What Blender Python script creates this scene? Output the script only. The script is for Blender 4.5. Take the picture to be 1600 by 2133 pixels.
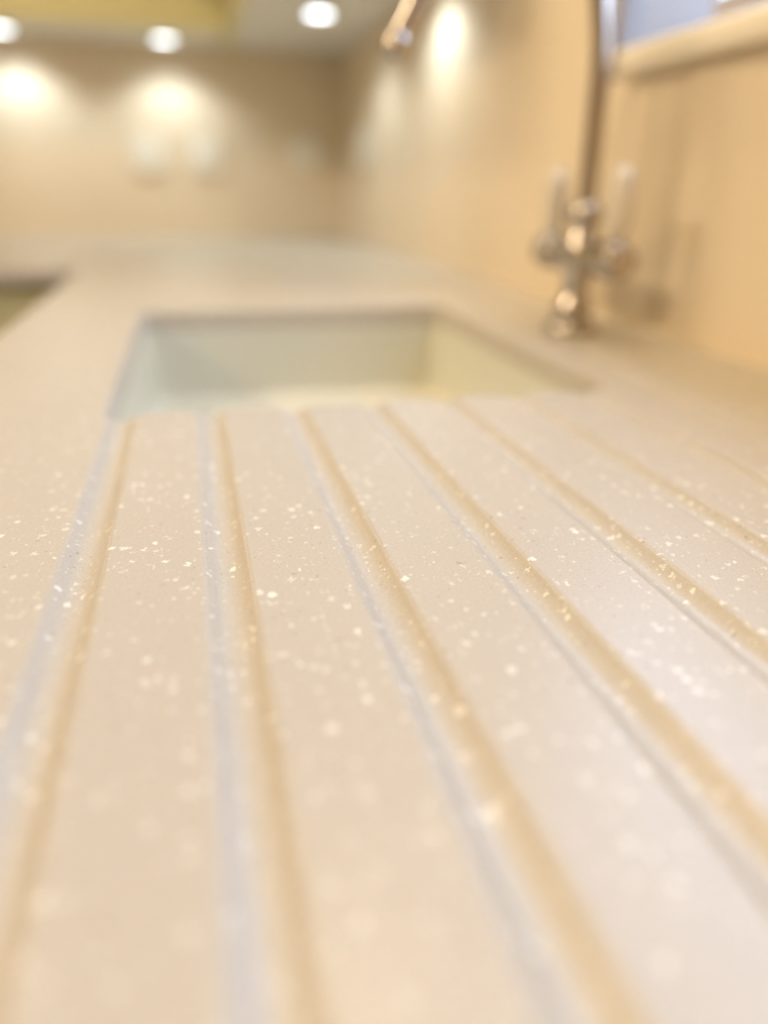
import bpy, bmesh, math, random
from mathutils import Vector, Matrix

random.seed(7)
for o in list(bpy.data.objects):
    bpy.data.objects.remove(o, do_unlink=True)
SC = bpy.context.scene
COL = SC.collection
ZT = 0.90                       # height of the worktop surface above the floor

# ------------------------------------------------------------------ camera
cam_d = bpy.data.cameras.new('camera')
cam = bpy.data.objects.new('camera', cam_d)
COL.objects.link(cam)
rt = Vector((0.96687637, -0.25460302, 0.01809383))
up = Vector((0.0926508, 0.41613417, 0.90457072))
fw = Vector((0.2378359, 0.87293165, -0.42593947))
m = Matrix((rt, up, -fw)).transposed().to_4x4()
m.translation = Vector((0, 0, ZT + 0.127))
cam.matrix_world = m
cam_d.sensor_fit = 'VERTICAL'
cam_d.sensor_height = 36.0
cam_d.sensor_width = 27.0
cam_d.lens = 1419 / 2133 * 36
cam_d.clip_start = 0.005
cam_d.dof.use_dof = True
cam_d.dof.focus_distance = 0.262
cam_d.dof.aperture_fstop = 1.9
SC.camera = cam

# ------------------------------------------------------------------ world and view
W = bpy.data.worlds.new('sky')
SC.world = W
W.use_nodes = True
bg = W.node_tree.nodes['Background']
bg.inputs['Color'].default_value = (0.58, 0.72, 1.0, 1)
bg.inputs['Strength'].default_value = 9.2
SC.view_settings.view_transform = 'Standard'
SC.view_settings.look = 'None'
SC.view_settings.exposure = 0.04
SC.view_settings.gamma = 1.0
SC.view_settings.use_curve_mapping = False
SC.cycles.use_denoising = True
SC.cycles.max_bounces = 5
SC.cycles.diffuse_bounces = 3
SC.cycles.glossy_bounces = 3
SC.cycles.use_adaptive_sampling = True
SC.cycles.adaptive_threshold = 0.12
SC.cycles.adaptive_min_samples = 16
SC.cycles.caustics_reflective = False
SC.cycles.caustics_refractive = False
SC.cycles.sample_clamp_indirect = 6.0

LED = (0.82, 0.93, 1.0)         # lamps under the wall cabinets
WARM = (1.0, 0.80, 0.54)        # lamps in the ceiling
P_LED = 3.5
P_WARM = 24.0

# room (X right, Y away from the camera, Z up)
XW, XL, YB, YN, ZC = 0.45, -2.4, 2.20, -1.30, 2.40
XF, YI = -0.182, 1.281          # front edges of the two worktop legs
SX0, SX1, SY0, SY1 = -0.060, 0.290, 0.429, 0.827   # sink cut-out
ZU = ZT + 0.462                 # underside of the wall cabinets

# ------------------------------------------------------------------ helpers
LOC = {}

def empty(name, loc):
    o = bpy.data.objects.new(name, None)
    o.empty_display_size = 0.05
    COL.objects.link(o)
    o.location = loc
    LOC[o] = Vector(loc)
    return o

def tag(o, label=None, cat=None, group=None, kind=None):
    if label: o['label'] = label
    if cat: o['category'] = cat
    if group: o['group'] = group
    if kind: o['kind'] = kind
    return o

def link(name, bm, mat, parent=None, smooth=False):
    me = bpy.data.meshes.new(name)
    bmesh.ops.recalc_face_normals(bm, faces=bm.faces)
    bm.to_mesh(me)
    bm.free()
    return link_mesh(name, me, mat, parent, smooth)

def link_mesh(name, me, mat, parent=None, smooth=False):
    vs = [v.co for v in me.vertices]
    c = Vector([(min(v[i] for v in vs) + max(v[i] for v in vs)) / 2 for i in range(3)])
    me.transform(Matrix.Translation(-c))
    if smooth:
        for p in me.polygons:
            p.use_smooth = True
    me.materials.append(mat)
    o = bpy.data.objects.new(name, me)
    COL.objects.link(o)
    LOC[o] = c
    if parent is not None:
        o.parent = parent
        o.location = c - LOC[parent]
    else:
        o.location = c
    return o

def box(bm, x0, x1, y0, y1, z0, z1, bev=0.0):
    r = bmesh.ops.create_cube(bm, size=1.0)
    vs = r['verts']
    for v in vs:
        v.co = Vector(((x0 + x1) / 2 + v.co.x * (x1 - x0), (y0 + y1) / 2 + v.co.y * (y1 - y0),
                       (z0 + z1) / 2 + v.co.z * (z1 - z0)))
    if bev:
        es = list({e for v in vs for e in v.link_edges})
        bmesh.ops.bevel(bm, geom=es, offset=bev, segments=2, profile=0.5, affect='EDGES')

def boxes(name, lst, mat, parent=None, bev=0.0):
    bm = bmesh.new()
    for b in lst:
        box(bm, *b, bev=bev)
    return link(name, bm, mat, parent)

def tube(bm, pts, radii, n=20, cap=True):
    """round tube through pts with a radius at each point"""
    pts = [Vector(p) for p in pts]
    rings = []
    t0 = (pts[1] - pts[0]).normalized()
    ref = Vector((1, 0, 0)) if abs(t0.x) < 0.8 else Vector((0, 1, 0))
    u = t0.cross(ref).normalized()
    for i, p in enumerate(pts):
        a = pts[max(i - 1, 0)]
        b = pts[min(i + 1, len(pts) - 1)]
        t = (b - a)
        t = t.normalized() if t.length > 1e-9 else t0
        u = (u - t * u.dot(t)).normalized()
        w = t.cross(u)
        rings.append([bm.verts.new(p + (u * math.cos(2 * math.pi * k / n) + w * math.sin(2 * math.pi * k / n)) * radii[i])
                      for k in range(n)])
    for a, b in zip(rings, rings[1:]):
        for k in range(n):
            bm.faces.new((a[k], a[(k + 1) % n], b[(k + 1) % n], b[k]))
    if cap:
        bm.faces.new(list(reversed(rings[0])))
        bm.faces.new(rings[-1])

def lathe(bm, base, axis, prof, n=28):
    """profile of (radius, height) turned about an axis through base"""
    axis = Vector(axis).normalized()
    base = Vector(base)
    pts = [base + axis * h for r, h in prof]
    u = axis.orthogonal().normalized()
    w = axis.cross(u)
    rings = [[bm.verts.new(p + (u * math.cos(2 * math.pi * k / n) + w * math.sin(2 * math.pi * k / n)) * max(r, 1e-5))
              for k in range(n)] for p, (r, h) in zip(pts, prof)]
    for a, b in zip(rings, rings[1:]):
        for k in range(n):
            bm.faces.new((a[k], a[(k + 1) % n], b[(k + 1) % n], b[k]))
    bm.faces.new(list(reversed(rings[0])))
    bm.faces.new(rings[-1])

def catmull(pts, per=8):
    P = [Vector(p) for p in pts]
    P = [P[0] * 2 - P[1]] + P + [P[-1] * 2 - P[-2]]
    out = []
    for i in range(1, len(P) - 2):
        for k in range(per):
            t = k / per
            a, b, c, d = P[i - 1], P[i], P[i + 1], P[i + 2]
            out.append(0.5 * ((2 * b) + (c - a) * t + (2 * a - 5 * b + 4 * c - d) * t * t + (3 * b - a - 3 * c + d) * t ** 3))
    out.append(P[-2])
    return out

# ------------------------------------------------------------------ materials
def new_mat(name):
    m = bpy.data.materials.new(name)
    m.use_nodes = True
    nt = m.node_tree
    return m, nt, nt.nodes['Principled BSDF']

def plain(name, col, rough=0.5, metal=0.0, spec=0.5, var=0.04, scale=6.0, bump=0.0):
    m, nt, p = new_mat(name)
    tc = nt.nodes.new('ShaderNodeTexCoord')
    nz = nt.nodes.new('ShaderNodeTexNoise')
    nz.inputs['Scale'].default_value = scale
    nz.inputs['Detail'].default_value = 1
    nt.links.new(tc.outputs['Object'], nz.inputs['Vector'])
    r = nt.nodes.new('ShaderNodeValToRGB')
    r.color_ramp.elements[0].position = 0.3
    r.color_ramp.elements[1].position = 0.7
    r.color_ramp.elements[0].color = tuple(c * (1 - var) for c in col) + (1,)
    r.color_ramp.elements[1].color = tuple(min(1, c * (1 + var)) for c in col) + (1,)
    nt.links.new(nz.outputs['Fac'], r.inputs['Fac'])
    nt.links.new(r.outputs['Color'], p.inputs['Base Color'])
    p.inputs['Roughness'].default_value = rough
    p.inputs['Metallic'].default_value = metal
    p.inputs['Specular IOR Level'].default_value = spec
    if bump:
        b = nt.nodes.new('ShaderNodeBump')
        b.inputs['Strength'].default_value = bump
        b.inputs['Distance'].default_value = 0.001
        n2 = nt.nodes.new('ShaderNodeTexNoise')
        n2.inputs['Scale'].default_value = 300
        nt.links.new(tc.outputs['Object'], n2.inputs['Vector'])
        nt.links.new(n2.outputs['Fac'], b.inputs['Height'])
        nt.links.new(b.outputs['Normal'], p.inputs['Normal'])
    return m

def quartz():
    """cream composite stone with white chips and a few dark grains"""
    m, nt, p = new_mat('speckled_quartz')
    N, L = nt.nodes, nt.links
    geo = N.new('ShaderNodeNewGeometry')
    def math_(op, a, b=None, clamp=False):
        n = N.new('ShaderNodeMath'); n.operation = op; n.use_clamp = clamp
        for i, v in enumerate((a, b)):
            if v is None: continue
            if isinstance(v, (int, float)): n.inputs[i].default_value = v
            else: L.new(v, n.inputs[i])
        return n.outputs[0]
    def warp(scale, amount):
        nz = N.new('ShaderNodeTexNoise'); nz.inputs['Scale'].default_value = scale; nz.inputs['Detail'].default_value = 0
        L.new(geo.outputs['Position'], nz.inputs['Vector'])
        s = N.new('ShaderNodeVectorMath'); s.operation = 'SUBTRACT'; s.inputs[1].default_value = (.5, .5, .5)
        L.new(nz.outputs['Color'], s.inputs[0])
        k = N.new('ShaderNodeVectorMath'); k.operation = 'SCALE'; k.inputs['Scale'].default_value = amount
        L.new(s.outputs[0], k.inputs[0])
        a = N.new('ShaderNodeVectorMath'); a.operation = 'ADD'
        L.new(geo.outputs['Position'], a.inputs[0]); L.new(k.outputs[0], a.inputs[1])
        return a.outputs[0]
    wv = warp(750, 0.0026)
    def chips(scale, keep, size, soft):
        v = N.new('ShaderNodeTexVoronoi'); v.inputs['Scale'].default_value = scale
        L.new(wv, v.inputs['Vector'])
        sep = N.new('ShaderNodeSeparateColor'); L.new(v.outputs['Color'], sep.inputs[0])
        # radius = size * max(0, (rand-keep)/(1-keep))
        r = math_('MULTIPLY', math_('MAXIMUM', math_('SUBTRACT', sep.outputs[0], keep), 0.0), size / (1 - keep))
        d = math_('SUBTRACT', r, v.outputs['Distance'])
        return math_('MULTIPLY', d, 1 / soft, True), sep.outputs[1]
    big, rb = chips(250, 0.62, 0.46, 0.08)
    mid, rm = chips(420, 0.55, 0.42, 0.10)
    drk, rd = chips(390, 0.76, 0.32, 0.10)
    base = N.new('ShaderNodeValToRGB')
    nz = N.new('ShaderNodeTexNoise'); nz.inputs['Scale'].default_value = 900; nz.inputs['Detail'].default_value = 1
    L.new(geo.outputs['Position'], nz.inputs['Vector'])
    L.new(nz.outputs['Fac'], base.inputs['Fac'])
    base.color_ramp.elements[0].position = 0.3; base.color_ramp.elements[0].color = (0.512, 0.460, 0.374, 1)
    base.color_ramp.elements[1].position = 0.7; base.color_ramp.elements[1].color = (0.570, 0.514, 0.420, 1)
    def mix(fac, a, col):
        n = N.new('ShaderNodeMix'); n.data_type = 'RGBA'
        L.new(fac, n.inputs['Factor']); L.new(a, n.inputs['A']); n.inputs['B'].default_value = col
        return n.outputs['Result']
    c = mix(math_('MULTIPLY', drk, 0.7), base.outputs['Color'], (0.30, 0.24, 0.17, 1))
    c = mix(math_('MULTIPLY', mid, 0.6), c, (0.80, 0.75, 0.65, 1))
    c = mix(math_('MULTIPLY', big, math_('ADD', math_('MULTIPLY', rb, 0.6), 0.4)), c, (0.86, 0.82, 0.72, 1))
    L.new(c, p.inputs['Base Color'])
    p.inputs['Roughness'].default_value = 0.34
    p.inputs['Specular IOR Level'].default_value = 0.45
    return m

def glass_mat():
    m, nt, p = new_mat('window_glass')
    nt.nodes.remove(p)
    out = nt.nodes['Material Output']
    t = nt.nodes.new('ShaderNodeBsdfTransparent'); t.inputs[0].default_value = (0.95, 0.97, 0.98, 1)
    g = nt.nodes.new('ShaderNodeBsdfGlossy'); g.inputs['Roughness'].default_value = 0.02
    lw = nt.nodes.new('ShaderNodeLayerWeight'); lw.inputs['Blend'].default_value = 0.5
    pw = nt.nodes.new('ShaderNodeMath'); pw.operation = 'POWER'; pw.inputs[1].default_value = 5.0
    sc = nt.nodes.new('ShaderNodeMath'); sc.operation = 'MULTIPLY_ADD'; sc.inputs[1].default_value = 0.92; sc.inputs[2].default_value = 0.04
    x = nt.nodes.new('ShaderNodeMixShader')
    nt.links.new(lw.outputs['Facing'], pw.inputs[0]); nt.links.new(pw.outputs[0], sc.inputs[0])
    nt.links.new(sc.outputs[0], x.inputs[0]); nt.links.new(t.outputs[0], x.inputs[1]); nt.links.new(g.outputs[0], x.inputs[2])
    nt.links.new(x.outputs[0], out.inputs['Surface'])
    return m

def emit(name, col, s):
    m, nt, p = new_mat(name)
    p.inputs['Base Color'].default_value = (0.9, 0.9, 0.88, 1)
    p.inputs['Emission Color'].default_value = col + (1,)
    p.inputs['Emission Strength'].default_value = s
    m.cycles.emission_sampling = 'NONE'
    return m

M = dict(
    quartz=quartz(),
    wall=plain('wall_paint', (0.82, 0.69, 0.50), 0.42, var=0.015, scale=2),
    ceil=plain('ceiling_paint', (0.78, 0.74, 0.66), 0.8, var=0.01),
    floor=plain('floor_tile', (0.55, 0.48, 0.33), 0.5, var=0.08, scale=3),
    cab=plain('cabinet_paint', (0.80, 0.74, 0.42), 0.45, var=0.02),
    under=plain('cabinet_underside', (0.80, 0.79, 0.75), 0.5, var=0.02),
    bowl=plain('cream_composite', (0.68, 0.66, 0.54), 0.30, var=0.015),
    chrome=plain('chrome', (0.52, 0.47, 0.42), 0.22, metal=1.0, var=0.01),
    ceramic=plain('cream_ceramic', (0.80, 0.72, 0.58), 0.2, var=0.02),
    sill=plain('sill_paint', (0.93, 0.85, 0.70), 0.4, var=0.01),
    frame=plain('window_frame_paint', (0.31, 0.26, 0.235), 0.4, var=0.01),
    plastic=plain('white_plastic', (0.90, 0.85, 0.72), 0.3, var=0.01),
    dark=plain('dark_plastic', (0.05, 0.045, 0.04), 0.4),
    glass=glass_mat(),
    led=emit('led_lens', LED, 9.0),
    lamp=emit('ceiling_lamp_lens', WARM, 9.0),
)

# ------------------------------------------------------------------ room shell
T = 0.10
tag(boxes('floor', [(XL - T, XW + T, YN - T, YB + T, -0.05, 0)], M['floor']), kind='structure')
tag(boxes('ceiling', [(XL - T, XW + T, YN - T, YB + T, ZC, ZC + 0.05)], M['ceil']), kind='structure')
tag(boxes('wall_far', [(XL - T, XW + T, YB, YB + T, 0, ZC)], M['wall']), kind='structure')
tag(boxes('wall_near', [(XL - T, XW + T, YN - T, YN, 0, ZC)], M['wall']), kind='structure')
tag(boxes('wall_left', [(XL - T, XL, YN, YB, 0, ZC)], M['wall']), kind='structure')
WY0, WY1, WZ0, WZ1 = 0.03, 0.790, ZT + 0.238, ZT + 1.15      # window opening
tag(boxes('wall_right', [(XW, XW + T, YN, WY0, 0, ZC), (XW, XW + T, WY1, YB, 0, ZC),
                         (XW, XW + T, WY0, WY1, 0, WZ0), (XW, XW + T, WY0, WY1, WZ1, ZC)], M['wall']), kind='structure')

# window: frame, pane, projecting sill
win = tag(empty('window_1', (XW + 0.05, 0.2, WZ0)), kind='structure')
fx0, fx1 = XW + 0.010, XW + T + 0.02
boxes('window_frame', [(fx0, fx1, WY1 - 0.012, WY1, WZ0, WZ1), (fx0, fx1, WY0, WY0 + 0.03, WZ0, WZ1),
                       (fx0, fx1, WY0 + 0.03, WY1 - 0.012, WZ0, WZ0 + 0.03),
                       (fx0, fx1, WY0 + 0.03, WY1 - 0.012, WZ1 - 0.03, WZ1)], M['frame'], win)
boxes('pane', [(fx0 + 0.012, fx0 + 0.016, WY0 + 0.03, WY1 - 0.012, WZ0 + 0.03, WZ1 - 0.03)], M['glass'], win)
boxes('window_sill', [(XW - 0.022, fx0, WY0 - 0.03, 0.730, WZ0 - 0.002, WZ0 + 0.022)], M['sill'], win, bev=0.007)

# outside the window: paved yard and a brown garden fence
tag(boxes('ground_outside', [(XW + T + 0.01, XW + 3.2, -4.0, 8.0, -0.05, 0)], plain('yard_paving', (0.40, 0.38, 0.36), 0.8, var=0.1)), kind='structure')
tag(boxes('wall_outside', [(XW + 2.6, XW + 2.8, -4.0, 8.0, 0, 2.1)], plain('garden_fence_stain', (0.12, 0.06, 0.02), 0.9, var=0.06)), kind='structure')

# ------------------------------------------------------------------ worktop
PITCH = 0.0521
GX = [-0.050 + PITCH * k for k in range(7)] + [0.3235]
GW, GD, GL = 0.0160, 0.0043, 0.0012         # groove width, depth, lip rounding
GE = SY0 + 0.085
GY0, GY1 = -0.14, SY0                        # where the grooves run out and where they meet the sink
NS = 16

def groove_profile():
    """(x offset, depth) across one groove, rounded at the lips"""
    out = []
    hw = GW / 2
    for i in range(NS + 1):
        a = -1 + 2 * i / NS
        x = hw * math.sin(a * math.pi / 2)
        u = abs(x) / hw
        d = GD * (1 - u ** 2.0)
        out.append((x, d))
    return [(-hw - GL, 0.0), (-hw - GL * 0.3, GL * 0.12)] + [(x, max(d, GL * 0.35)) for x, d in out] + [(hw + GL * 0.3, GL * 0.12), (hw + GL, 0.0)]

GP = groove_profile()
HW = GW / 2 + GL
worktop = empty('worktop', ((XF + XW) / 2, 0.5, ZT - 0.03))
tag(worktop, 'cream speckled stone worktop with drainer grooves running to the sink', 'worktop')
THK = 0.022
CH = 0.0018

def top_face(bm, pts, z=ZT):
    f = bm.faces.new([bm.verts.new((x, y, z)) for x, y in pts])
    f.normal_update()
    if f.normal.z < 0:
        f.normal_flip()
    return f

def arc(cx, cy, r, a0, a1, n=6):
    return [(cx + r * math.cos(math.radians(a0 + (a1 - a0) * k / n)), cy + r * math.sin(math.radians(a0 + (a1 - a0) * k / n))) for k in range(n + 1)]

def cut_outline(g):
    """sink cut-out edge grown by g, left-near corner round to right-near corner"""
    r = 0.010 + g
    return ([(SX0 - g, SY0)] + arc(SX0 + 0.010, SY1 - 0.010, r, 180, 90) + arc(SX1 - 0.010, SY1 - 0.010, r, 90, 0) + [(SX1 + g, SY0)])

XA, XB = GX[0] - HW - 0.02, GX[-1] + HW + 0.02
yn = YN
XR = -1.75                                   # end of the far leg
ring = cut_outline(CH)
poly = [(XF + CH, yn), (XA, yn), (XA, SY0)] + ring + [(GX[-1] - HW, SY0), (GX[-1] - HW, GE), (GX[-1] + HW, GE), (GX[-1] + HW, SY0), (XB, SY0), (XB, yn), (XW, yn), (XW, YB), (XR, YB), (XR, YI + CH), (XF + CH, YI + CH)]
bmt = bmesh.new()
top_face(bmt, poly)
top_face(bmt, [(XA, yn), (XB, yn), (XB, GY0), (XA, GY0)])
# flat strips between the grooves
edges = [XA]
for g in GX:
    edges += [g - HW, g + HW]
edges.append(XB)
for a, b in zip(edges[0::2], edges[1::2]):
    top_face(bmt, [(a, GY0), (b, GY0), (b, GY1), (a, GY1)])
def strip(bm, A, B, za, zb):
    va = [bm.verts.new((x, y, za)) for x, y in A]
    vb = [bm.verts.new((x, y, zb)) for x, y in B]
    for i in range(len(A) - 1):
        bm.faces.new((va[i], va[i + 1], vb[i + 1], vb[i]))
inner = cut_outline(0.0)
strip(bmt, ring, inner, ZT, ZT - CH)                       # polished arris round the sink
strip(bmt, inner, inner, ZT - CH, ZT - THK)                # cut edge
fe_o = [(XF + CH, yn), (XF + CH, YI + CH), (XR, YI + CH)]
fe_i = [(XF, yn), (XF, YI), (XR, YI)]
strip(bmt, fe_o, fe_i, ZT, ZT - CH)
strip(bmt, fe_i, fe_i, ZT - CH, ZT - THK)
# near cut edge of the sink, notched by the grooves
prof = [(SX0, 0.0)]
for g in GX:
    for dx, d in GP:
        if SX0 < g + dx < SX1:
            prof.append((g + dx, d))
prof.append((SX1, 0.0))
vt = [bmt.verts.new((x, SY0, ZT - d)) for x, d in prof]
vb = [bmt.verts.new((x, SY0, ZT - THK)) for x, d in prof]
for i in range(len(vt) - 1):
    bmt.faces.new((vt[i], vt[i + 1], vb[i + 1], vb[i]))
# underside
for f in (poly,):
    ff = bmt.faces.new([bmt.verts.new((x, y, ZT - THK)) for x, y in f])
    ff.normal_update()
    if ff.normal.z > 0:
        ff.normal_flip()
top_face(bmt, [(XA, yn), (XB, yn), (XB, SY0), (XA, SY0)], ZT - THK)
me = bpy.data.meshes.new('slab')
bmt.to_mesh(me); bmt.free()
link_mesh('slab', me, M['quartz'], worktop)
# every groove is a mesh of its own
for g in GX:
    b = bmesh.new()
    rows = []
    NY = 8
    ys = [(GY0, 0.0)] + [(GY0 + 0.05 * k / NY, math.sin(k / NY * math.pi / 2)) for k in range(1, NY + 1)] + [(0.2, 1.0)]
    if g < SX1:
        ys += [(GY1, 1.0)]
    else:
        ys += [(GY1, 1.0)] + [(GE - 0.05 * (1 - k / NY), math.cos(k / NY * math.pi / 2)) for k in range(0, NY + 1)]
    for y, s in ys:
        rows.append([b.verts.new((g + dx, y, ZT - d * s)) for dx, d in GP])
    for r0, r1 in zip(rows, rows[1:]):
        for k in range(len(GP) - 1):
            b.faces.new((r0[k], r0[k + 1], r1[k + 1], r1[k]))
    me = bpy.data.meshes.new('drainer_groove')
    b.to_mesh(me); b.free()
    link_mesh('drainer_groove', me, M['quartz'], worktop, smooth=True)

# ------------------------------------------------------------------ sink
sink = tag(empty('undermount_sink', ((SX0 + SX1) / 2, (SY0 + SY1) / 2, ZT - 0.13)),
           'undermount rectangular cream sink bowl at the end of the drainer grooves', 'sink')
def rrect(x0, x1, y0, y1, r, n=6):
    return (arc(x1 - r, y1 - r, r, 0, 90, n) + arc(x0 + r, y1 - r, r, 90, 180, n) + arc(x0 + r, y0 + r, r, 180, 270, n) + arc(x1 - r, y0 + r, r, 270, 360, n))
DEP = 0.104
def bowl():
    b = bmesh.new()
    lv = [(-0.018, THK, 0.030), (0.000, THK, 0.010), (0.000, THK + 0.002, 0.010)]
    zf, fr = DEP, 0.010
    wall_in = lambda z: 0.000 + 0.003 * (z - THK) / (zf - THK)
    for k in range(1, 5):
        z = THK + (zf - fr - THK) * k / 4
        lv.append((wall_in(z), z, 0.014))
    for k in range(1, 8):
        a = k / 7 * math.pi / 2
        lv.append((wall_in(zf - fr) + fr * (1 - math.cos(a)), zf - fr + fr * math.sin(a), 0.014 + fr * (1 - math.cos(a)) * 0.5))
    lv.append((0.13, zf + 0.003, 0.03))
    rings = []
    for ins, z, r in lv:
        rings.append([b.verts.new((x, y, ZT - z - 0.0005)) for x, y in rrect(SX0 + ins, SX1 - ins, SY0 + ins, SY1 - ins, r)])
    for A, B in zip(rings, rings[1:]):
        n = len(A)
        for k in range(n):
            b.faces.new((A[k], B[k], B[(k + 1) % n], A[(k + 1) % n]))
    b.faces.new(rings[-1])
    me = bpy.data.meshes.new('bowl'); b.to_mesh(me); b.free()
    return me
link_mesh('bowl', bowl(), M['bowl'], sink, smooth=True)
b = bmesh.new()
lathe(b, ((SX0 + SX1) / 2, (SY0 + SY1) / 2, ZT - DEP - 0.0035), (0, 0, 1), [(0.044, 0), (0.044, 0.002), (0.040, 0.003), (0.034, 0.001), (0.005, 0.001), (0.004, 0.004), (0.001, 0.004)])
link('drain', b, M['chrome'], sink, True)

# ------------------------------------------------------------------ mixer tap
TX, TY = 0.372, 0.646
tap = tag(empty('mixer_tap', (TX, TY, ZT)), 'chrome swan neck mixer tap with two upright levers by the window', 'tap')
b = bmesh.new()
lathe(b, (TX, TY, ZT), (0, 0, 1), [(0.027, 0), (0.027, 0.004), (0.024, 0.008), (0.019, 0.011), (0.018, 0.013)])
link('base_flange', b, M['chrome'], tap, True)
b = bmesh.new()
lathe(b, (TX, TY, ZT + 0.011), (0, 0, 1), [(0.016, 0), (0.0185, 0.005), (0.0195, 0.011), (0.0185, 0.017), (0.0145, 0.022), (0.0135, 0.030),
                                            (0.0135, 0.042), (0.017, 0.048), (0.0195, 0.056), (0.0195, 0.068), (0.017, 0.076), (0.0135, 0.082), (0.0125, 0.092)])
col = link('column', b, M['chrome'], tap, True)
b = bmesh.new()
lathe(b, (TX, TY, ZT + 0.100), (0, 0, 1), [(0.013, 0), (0.0165, 0.004), (0.0175, 0.010), (0.0165, 0.016), (0.012, 0.021)])
link('collar', b, M['chrome'], tap, True)
b = bmesh.new()
lathe(b, (TX, TY - 0.052, ZT + 0.073), (0, 1, 0), [(0.011, 0), (0.0125, 0.004), (0.0125, 0.020), (0.0145, 0.030), (0.0145, 0.074), (0.0125, 0.084), (0.0125, 0.100), (0.011, 0.104)])
link('cross_body', b, M['chrome'], tap, True)
for s in (-1, 1):
    vy = TY + s * 0.060
    b = bmesh.new()
    lathe(b, (TX, TY + s * 0.046, ZT + 0.073), (0, s, 0), [(0.0135, 0), (0.0165, 0.003), (0.0175, 0.010), (0.0175, 0.024), (0.015, 0.029), (0.006, 0.031)])
    v = link('valve', b, M['chrome'], tap, True)
    b = bmesh.new()
    lathe(b, (TX, vy, ZT + 0.086), (-0.05, 0, 1), [(0.006, 0), (0.0066, 0.006), (0.0096, 0.010), (0.0110, 0.022), (0.0120, 0.040), (0.0114, 0.054), (0.0086, 0.062), (0.003, 0.065)])
    link('lever', b, M['ceramic'], v, True)
path = catmull([(TX, TY, ZT + 0.115), (TX - 0.002, TY, ZT + 0.19), (TX - 0.008, TY, ZT + 0.262), (TX - 0.034, TY, ZT + 0.330),
                (TX - 0.090, TY, ZT + 0.362), (TX - 0.146, TY, ZT + 0.332), (0.196, TY, ZT + 0.267), (0.177, TY, ZT + 0.234)], 7)
b = bmesh.new()
tube(b, path, [0.0092] * len(path), 20)
sp = link('spout', b, M['chrome'], tap, True)
b = bmesh.new()
d = (Vector((0.177, TY, ZT + 0.234)) - Vector((0.196, TY, ZT + 0.267))).normalized()
lathe(b, Vector((0.177, TY, ZT + 0.234)) - d * 0.010, d, [(0.0095, 0), (0.0105, 0.002), (0.0105, 0.014), (0.0085, 0.016), (0.008, 0.013)])
link('aerator', b, M['chrome'], sp, True)

# ------------------------------------------------------------------ cabinets
def wall_cabinet(axis, a0, a1, depth, label, group, doors=1):
    """hung on the far wall (axis x) or on the right wall (axis y) between a0 and a1"""
    top = ZC - 0.30
    if axis == 'x':
        conv = lambda a, b, d0, d1, z0, z1: (a, b, YB - d1, YB - d0, z0, z1)
        root = empty('wall_cabinet', ((a0 + a1) / 2, YB - depth / 2, ZU))
    else:
        conv = lambda a, b, d0, d1, z0, z1: (XW - d1, XW - d0, a, b, z0, z1)
        root = empty('wall_cabinet', (XW - depth / 2, (a0 + a1) / 2, ZU))
    tag(root, label, 'cabinet', group)
    g = 0.0015
    boxes('carcass', [conv(a0 + g, a1 - g, 0.001, depth - 0.020, ZU + 0.018, top)], M['cab'], root)
    boxes('bottom_panel', [conv(a0 + g, a1 - g, 0.001, depth - 0.020, ZU, ZU + 0.0175)], M['under'], root)
    w = (a1 - a0) / doors
    for k in range(doors):
        dr = boxes('door', [conv(a0 + k * w + g, a0 + (k + 1) * w - g, depth - 0.0195, depth, ZU - 0.004, top)], M['cab'], root, bev=0.002)
        hx = a0 + k * w + (0.045 if k % 2 else w - 0.045)
        boxes('handle', [conv(hx - 0.006, hx + 0.006, depth + 0.018, depth + 0.028, ZU + 0.06, ZU + 0.20),
                         conv(hx - 0.004, hx + 0.004, depth - 0.001, depth + 0.020, ZU + 0.075, ZU + 0.085),
                         conv(hx - 0.004, hx + 0.004, depth - 0.001, depth + 0.020, ZU + 0.175, ZU + 0.185)], M['chrome'], dr)
    return root

DR = 0.32         # right wall cabinets
DF = 0.235        # far wall cabinets
gw = 'yellow cabinets on the far wall'
wall_cabinet('x', -0.42, XW - DR - 0.004, DF, 'yellow wall cabinet on the far wall next to the corner', gw)
wall_cabinet('x', -1.00, -0.42, DF, 'yellow wall cabinet on the far wall at the left picture edge', gw)
gr = 'cabinets on the window wall'
wall_cabinet('y', 1.50, YB - 0.003, DR, 'wall cabinet over the corner with beige underside and one lamp', gr)
wall_cabinet('y', 0.95, 1.50, DR, 'wall cabinet on the tap wall between corner and window', gr)

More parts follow.
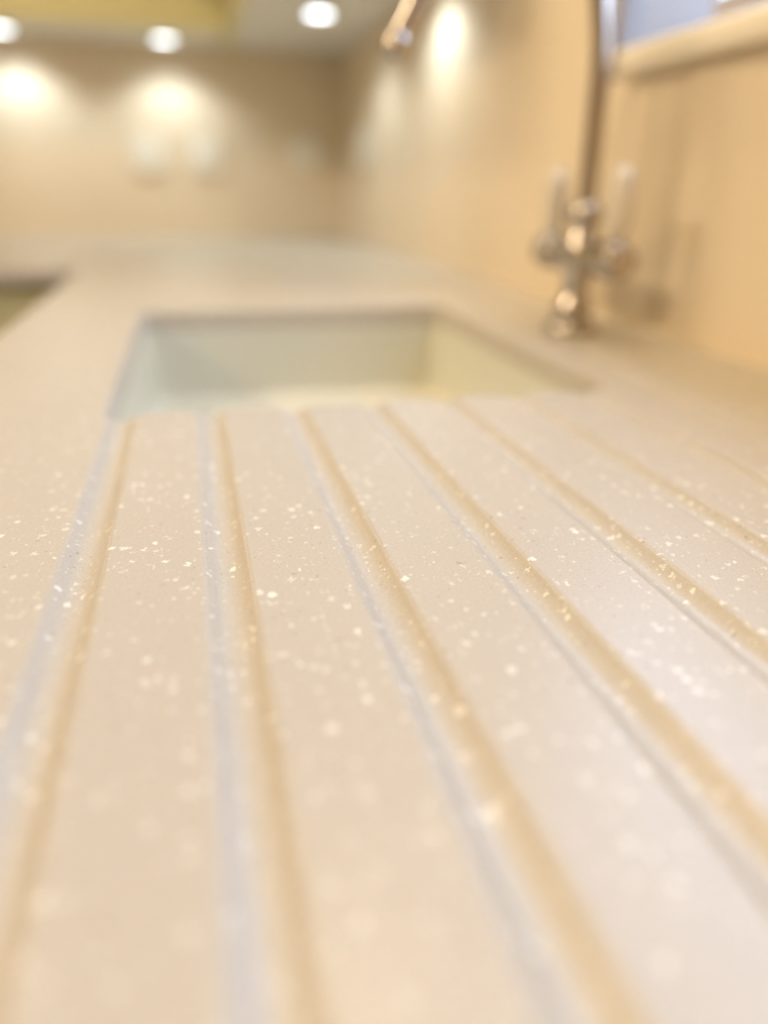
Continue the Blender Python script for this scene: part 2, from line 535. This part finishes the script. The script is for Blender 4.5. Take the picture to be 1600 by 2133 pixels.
def base_cabinet(axis, a0, a1, label, group, doors=1):
    z0, z1 = 0.0, ZT - THK - 0.001
    if axis == 'x':      # under the far leg, front looks towards the camera
        f = YI + 0.025
        conv = lambda a, b, d0, d1, zz0, zz1: (a, b, f + d0, f + d1, zz0, zz1)
        deep = YB - f - 0.002
        root = empty('base_cabinet', ((a0 + a1) / 2, f + 0.3, 0))
    else:                # under the sink leg, front looks to the left
        f = XF + 0.025
        conv = lambda a, b, d0, d1, zz0, zz1: (f + d0, f + d1, a, b, zz0, zz1)
        deep = XW - f - 0.002
        root = empty('base_cabinet', (f + 0.3, (a0 + a1) / 2, 0))
    tag(root, label, 'cabinet', group)
    g = 0.0015
    wall = 0.018
    boxes('carcass', [conv(a0 + g, a0 + wall, 0.021, deep, 0.15, z1), conv(a1 - wall, a1 - g, 0.021, deep, 0.15, z1),
                      conv(a0 + wall, a1 - wall, 0.021, deep, 0.15, 0.168), conv(a0 + wall, a1 - wall, deep - 0.01, deep, 0.168, z1),
                      conv(a0 + wall, a1 - wall, 0.021, 0.035, z1 - 0.05, z1)], M['cab'], root)
    boxes('plinth', [conv(a0 + g, a1 - g, 0.06, 0.078, 0, 0.149)], M['cab'], root)
    w = (a1 - a0) / doors
    for k in range(doors):
        dr = boxes('door', [conv(a0 + k * w + g, a0 + (k + 1) * w - g, 0, 0.020, 0.155, z1 - 0.015)], M['cab'], root, bev=0.002)
        hx = a0 + k * w + (0.05 if k % 2 else w - 0.05)
        boxes('handle', [conv(hx - 0.006, hx + 0.006, -0.028, -0.018, z1 - 0.24, z1 - 0.10),
                         conv(hx - 0.004, hx + 0.004, -0.020, 0.001, z1 - 0.225, z1 - 0.215),
                         conv(hx - 0.004, hx + 0.004, -0.020, 0.001, z1 - 0.125, z1 - 0.115)], M['chrome'], dr)
    return root

gb = 'yellow base cabinets under the far worktop leg'
base_cabinet('x', -0.70, XF + 0.022, 'yellow base cabinet in shade under the far worktop, at the inner corner', gb)
base_cabinet('x', -1.25, -0.70, 'yellow base cabinet under the far worktop beyond the left picture edge', gb)
base_cabinet('x', -1.74, -1.25, 'yellow end base cabinet under the far worktop outside the left edge', gb)
gs = 'yellow base cabinets under the sink worktop'
base_cabinet('y', 0.33, 0.93, 'yellow base cabinet directly under the sink', gs, 2)
base_cabinet('y', -0.27, 0.33, 'yellow base cabinet under the drainer grooves', gs, 2)
base_cabinet('y', -1.295, -0.27, 'yellow base cabinet under the worktop behind the camera', gs, 2)
base_cabinet('y', 0.93, YI + 0.02, 'narrow yellow base cabinet between the sink cabinet and the inner corner', gs)

# ------------------------------------------------------------------ lamps
def spot(parent, loc, power, color, size, blend, radius):
    ld = bpy.data.lights.new('lamp_light', 'SPOT')
    ld.energy = power; ld.color = color; ld.spot_size = math.radians(size); ld.spot_blend = blend; ld.shadow_soft_size = radius
    lo = bpy.data.objects.new('lamp_light', ld)
    COL.objects.link(lo)
    lo.parent = parent
    lo.location = Vector(loc) - LOC[parent]
    return lo

def puck(name, x, y, z, r, lens, power, color, size, blend, label, cat, group):
    root = tag(empty(name, (x, y, z)), label, cat, group)
    b = bmesh.new()
    n = 32
    pr = [(r, 0.0), (r, -0.005), (r - 0.004, -0.008), (r - 0.010, -0.008), (r - 0.010, -0.002)]
    rings = [[b.verts.new((x + q * math.cos(2 * math.pi * k / n), y + q * math.sin(2 * math.pi * k / n), z + h)) for k in range(n)] for q, h in pr]
    for A, B in zip(rings, rings[1:] + rings[:1]):
        for k in range(n):
            b.faces.new((A[k], A[(k + 1) % n], B[(k + 1) % n], B[k]))
    link('rim', b, M['chrome'], root)
    b = bmesh.new()
    lathe(b, (x, y, z - 0.005), (0, 0, 1), [(r - 0.010, 0), (r - 0.010, 0.004)], 32)
    link('lens', b, lens, root)
    spot(root, (x, y, z - 0.010), power, color, size, blend, r - 0.014)
    return root

gl = 'round lamps under the wall cabinets'
for x, y, lab in ((-0.386, 2.100, 'bright round lamp under the far cabinets cut by the left picture edge'),
                  (-0.017, 2.085, 'bright round lamp above the two white sockets'),
                  (0.300, 1.690, 'bright round lamp nearest the room corner, under the beige underside'),
                  (0.372, 1.310, 'round lamp over the tap wall just above the picture, between corner and window')):
    puck('under_cabinet_lamp', x, y, ZU, 0.036, M['led'], P_LED, LED, 140, 0.6, lab, 'lamp', gl)

gc = 'recessed lamps in the ceiling'
k = 0
for x, y, q, aim, lab in ((0.19, 0.76, 1.1, None, 'warm ceiling lamp above the drainer grooves'), (-0.02, -0.75, 0.08, None, 'warm ceiling lamp above the worktop behind the camera'),
                     (-1.9, -0.15, 4.4, (XW, 0.20, ZT + 0.15), 'added warm fill lamp aimed at the window wall, nearer the camera end'),
                     (-1.9, 0.70, 4.4, (XW, 0.20, ZT + 0.15), 'added warm fill lamp aimed at the window wall, nearer the far end'), (-0.9, 1.05, 1.9, None, 'added warm fill lamp before the far worktop leg'),  # far-leg lamp is added fill for the cabinets and far wall
                     (-1.9, -0.75, 0.5, None, 'warm ceiling lamp at the near end of the room')):
    root = puck('ceiling_or_fill_lamp', x, y, ZC, 0.15, M['lamp'], P_WARM * q, WARM, 60 if aim else 150, 0.8 if aim else 0.4, lab, 'lamp', gc)
    if aim:          # added fill pair: warms the window wall, spares the far wall, splits shadows
        lo = [c for c in root.children if c.type == 'LIGHT'][0]
        lo.rotation_euler = (Vector(aim) - Vector((x, y, ZC))).to_track_quat('-Z', 'Y').to_euler()

# ------------------------------------------------------------------ sockets
def socket(axis, a, z, w, label, h=0.086):
    if axis == 'x':
        conv = lambda a0, a1, d0, d1, z0, z1: (a0, a1, YB - d1, YB - d0, z0, z1)
        root = empty('wall_socket', (a, YB, ZT + z - h / 2))
    else:
        conv = lambda a0, a1, d0, d1, z0, z1: (XW - d1, XW - d0, a0, a1, z0, z1)
        root = empty('wall_socket', (XW, a, ZT + z - h / 2))
    tag(root, label, 'socket', 'white sockets above the far worktop')
    z += ZT
    boxes('plate', [conv(a - w / 2, a + w / 2, 0.0, 0.010, z - h / 2, z + h / 2)], M['plastic'], root, bev=0.003)
    boxes('switch', [conv(a + w * 0.18, a + w * 0.32, 0.010, 0.014, z + 0.006, z + 0.026)], M['plastic'], root, bev=0.001)
    for dx, dz in ((0, 0.002), (-0.011, -0.020), (0.011, -0.020)):
        boxes('pin_hole', [conv(a + dx - 0.003, a + dx + 0.003, 0.0095, 0.0105, z + dz - 0.003, z + dz + 0.003)], M['dark'], root)
socket('x', -0.089, 0.205, 0.086, 'left white socket of the pair on the far wall below a lamp')
socket('x', 0.065, 0.207, 0.086, 'right white socket of the pair on the far wall below a lamp')
socket('x', 0.345, 0.222, 0.086, 'faint socket on the far wall beside the room corner')
socket('y', 1.90, 0.225, 0.086, 'socket on the tap wall beside the room corner')
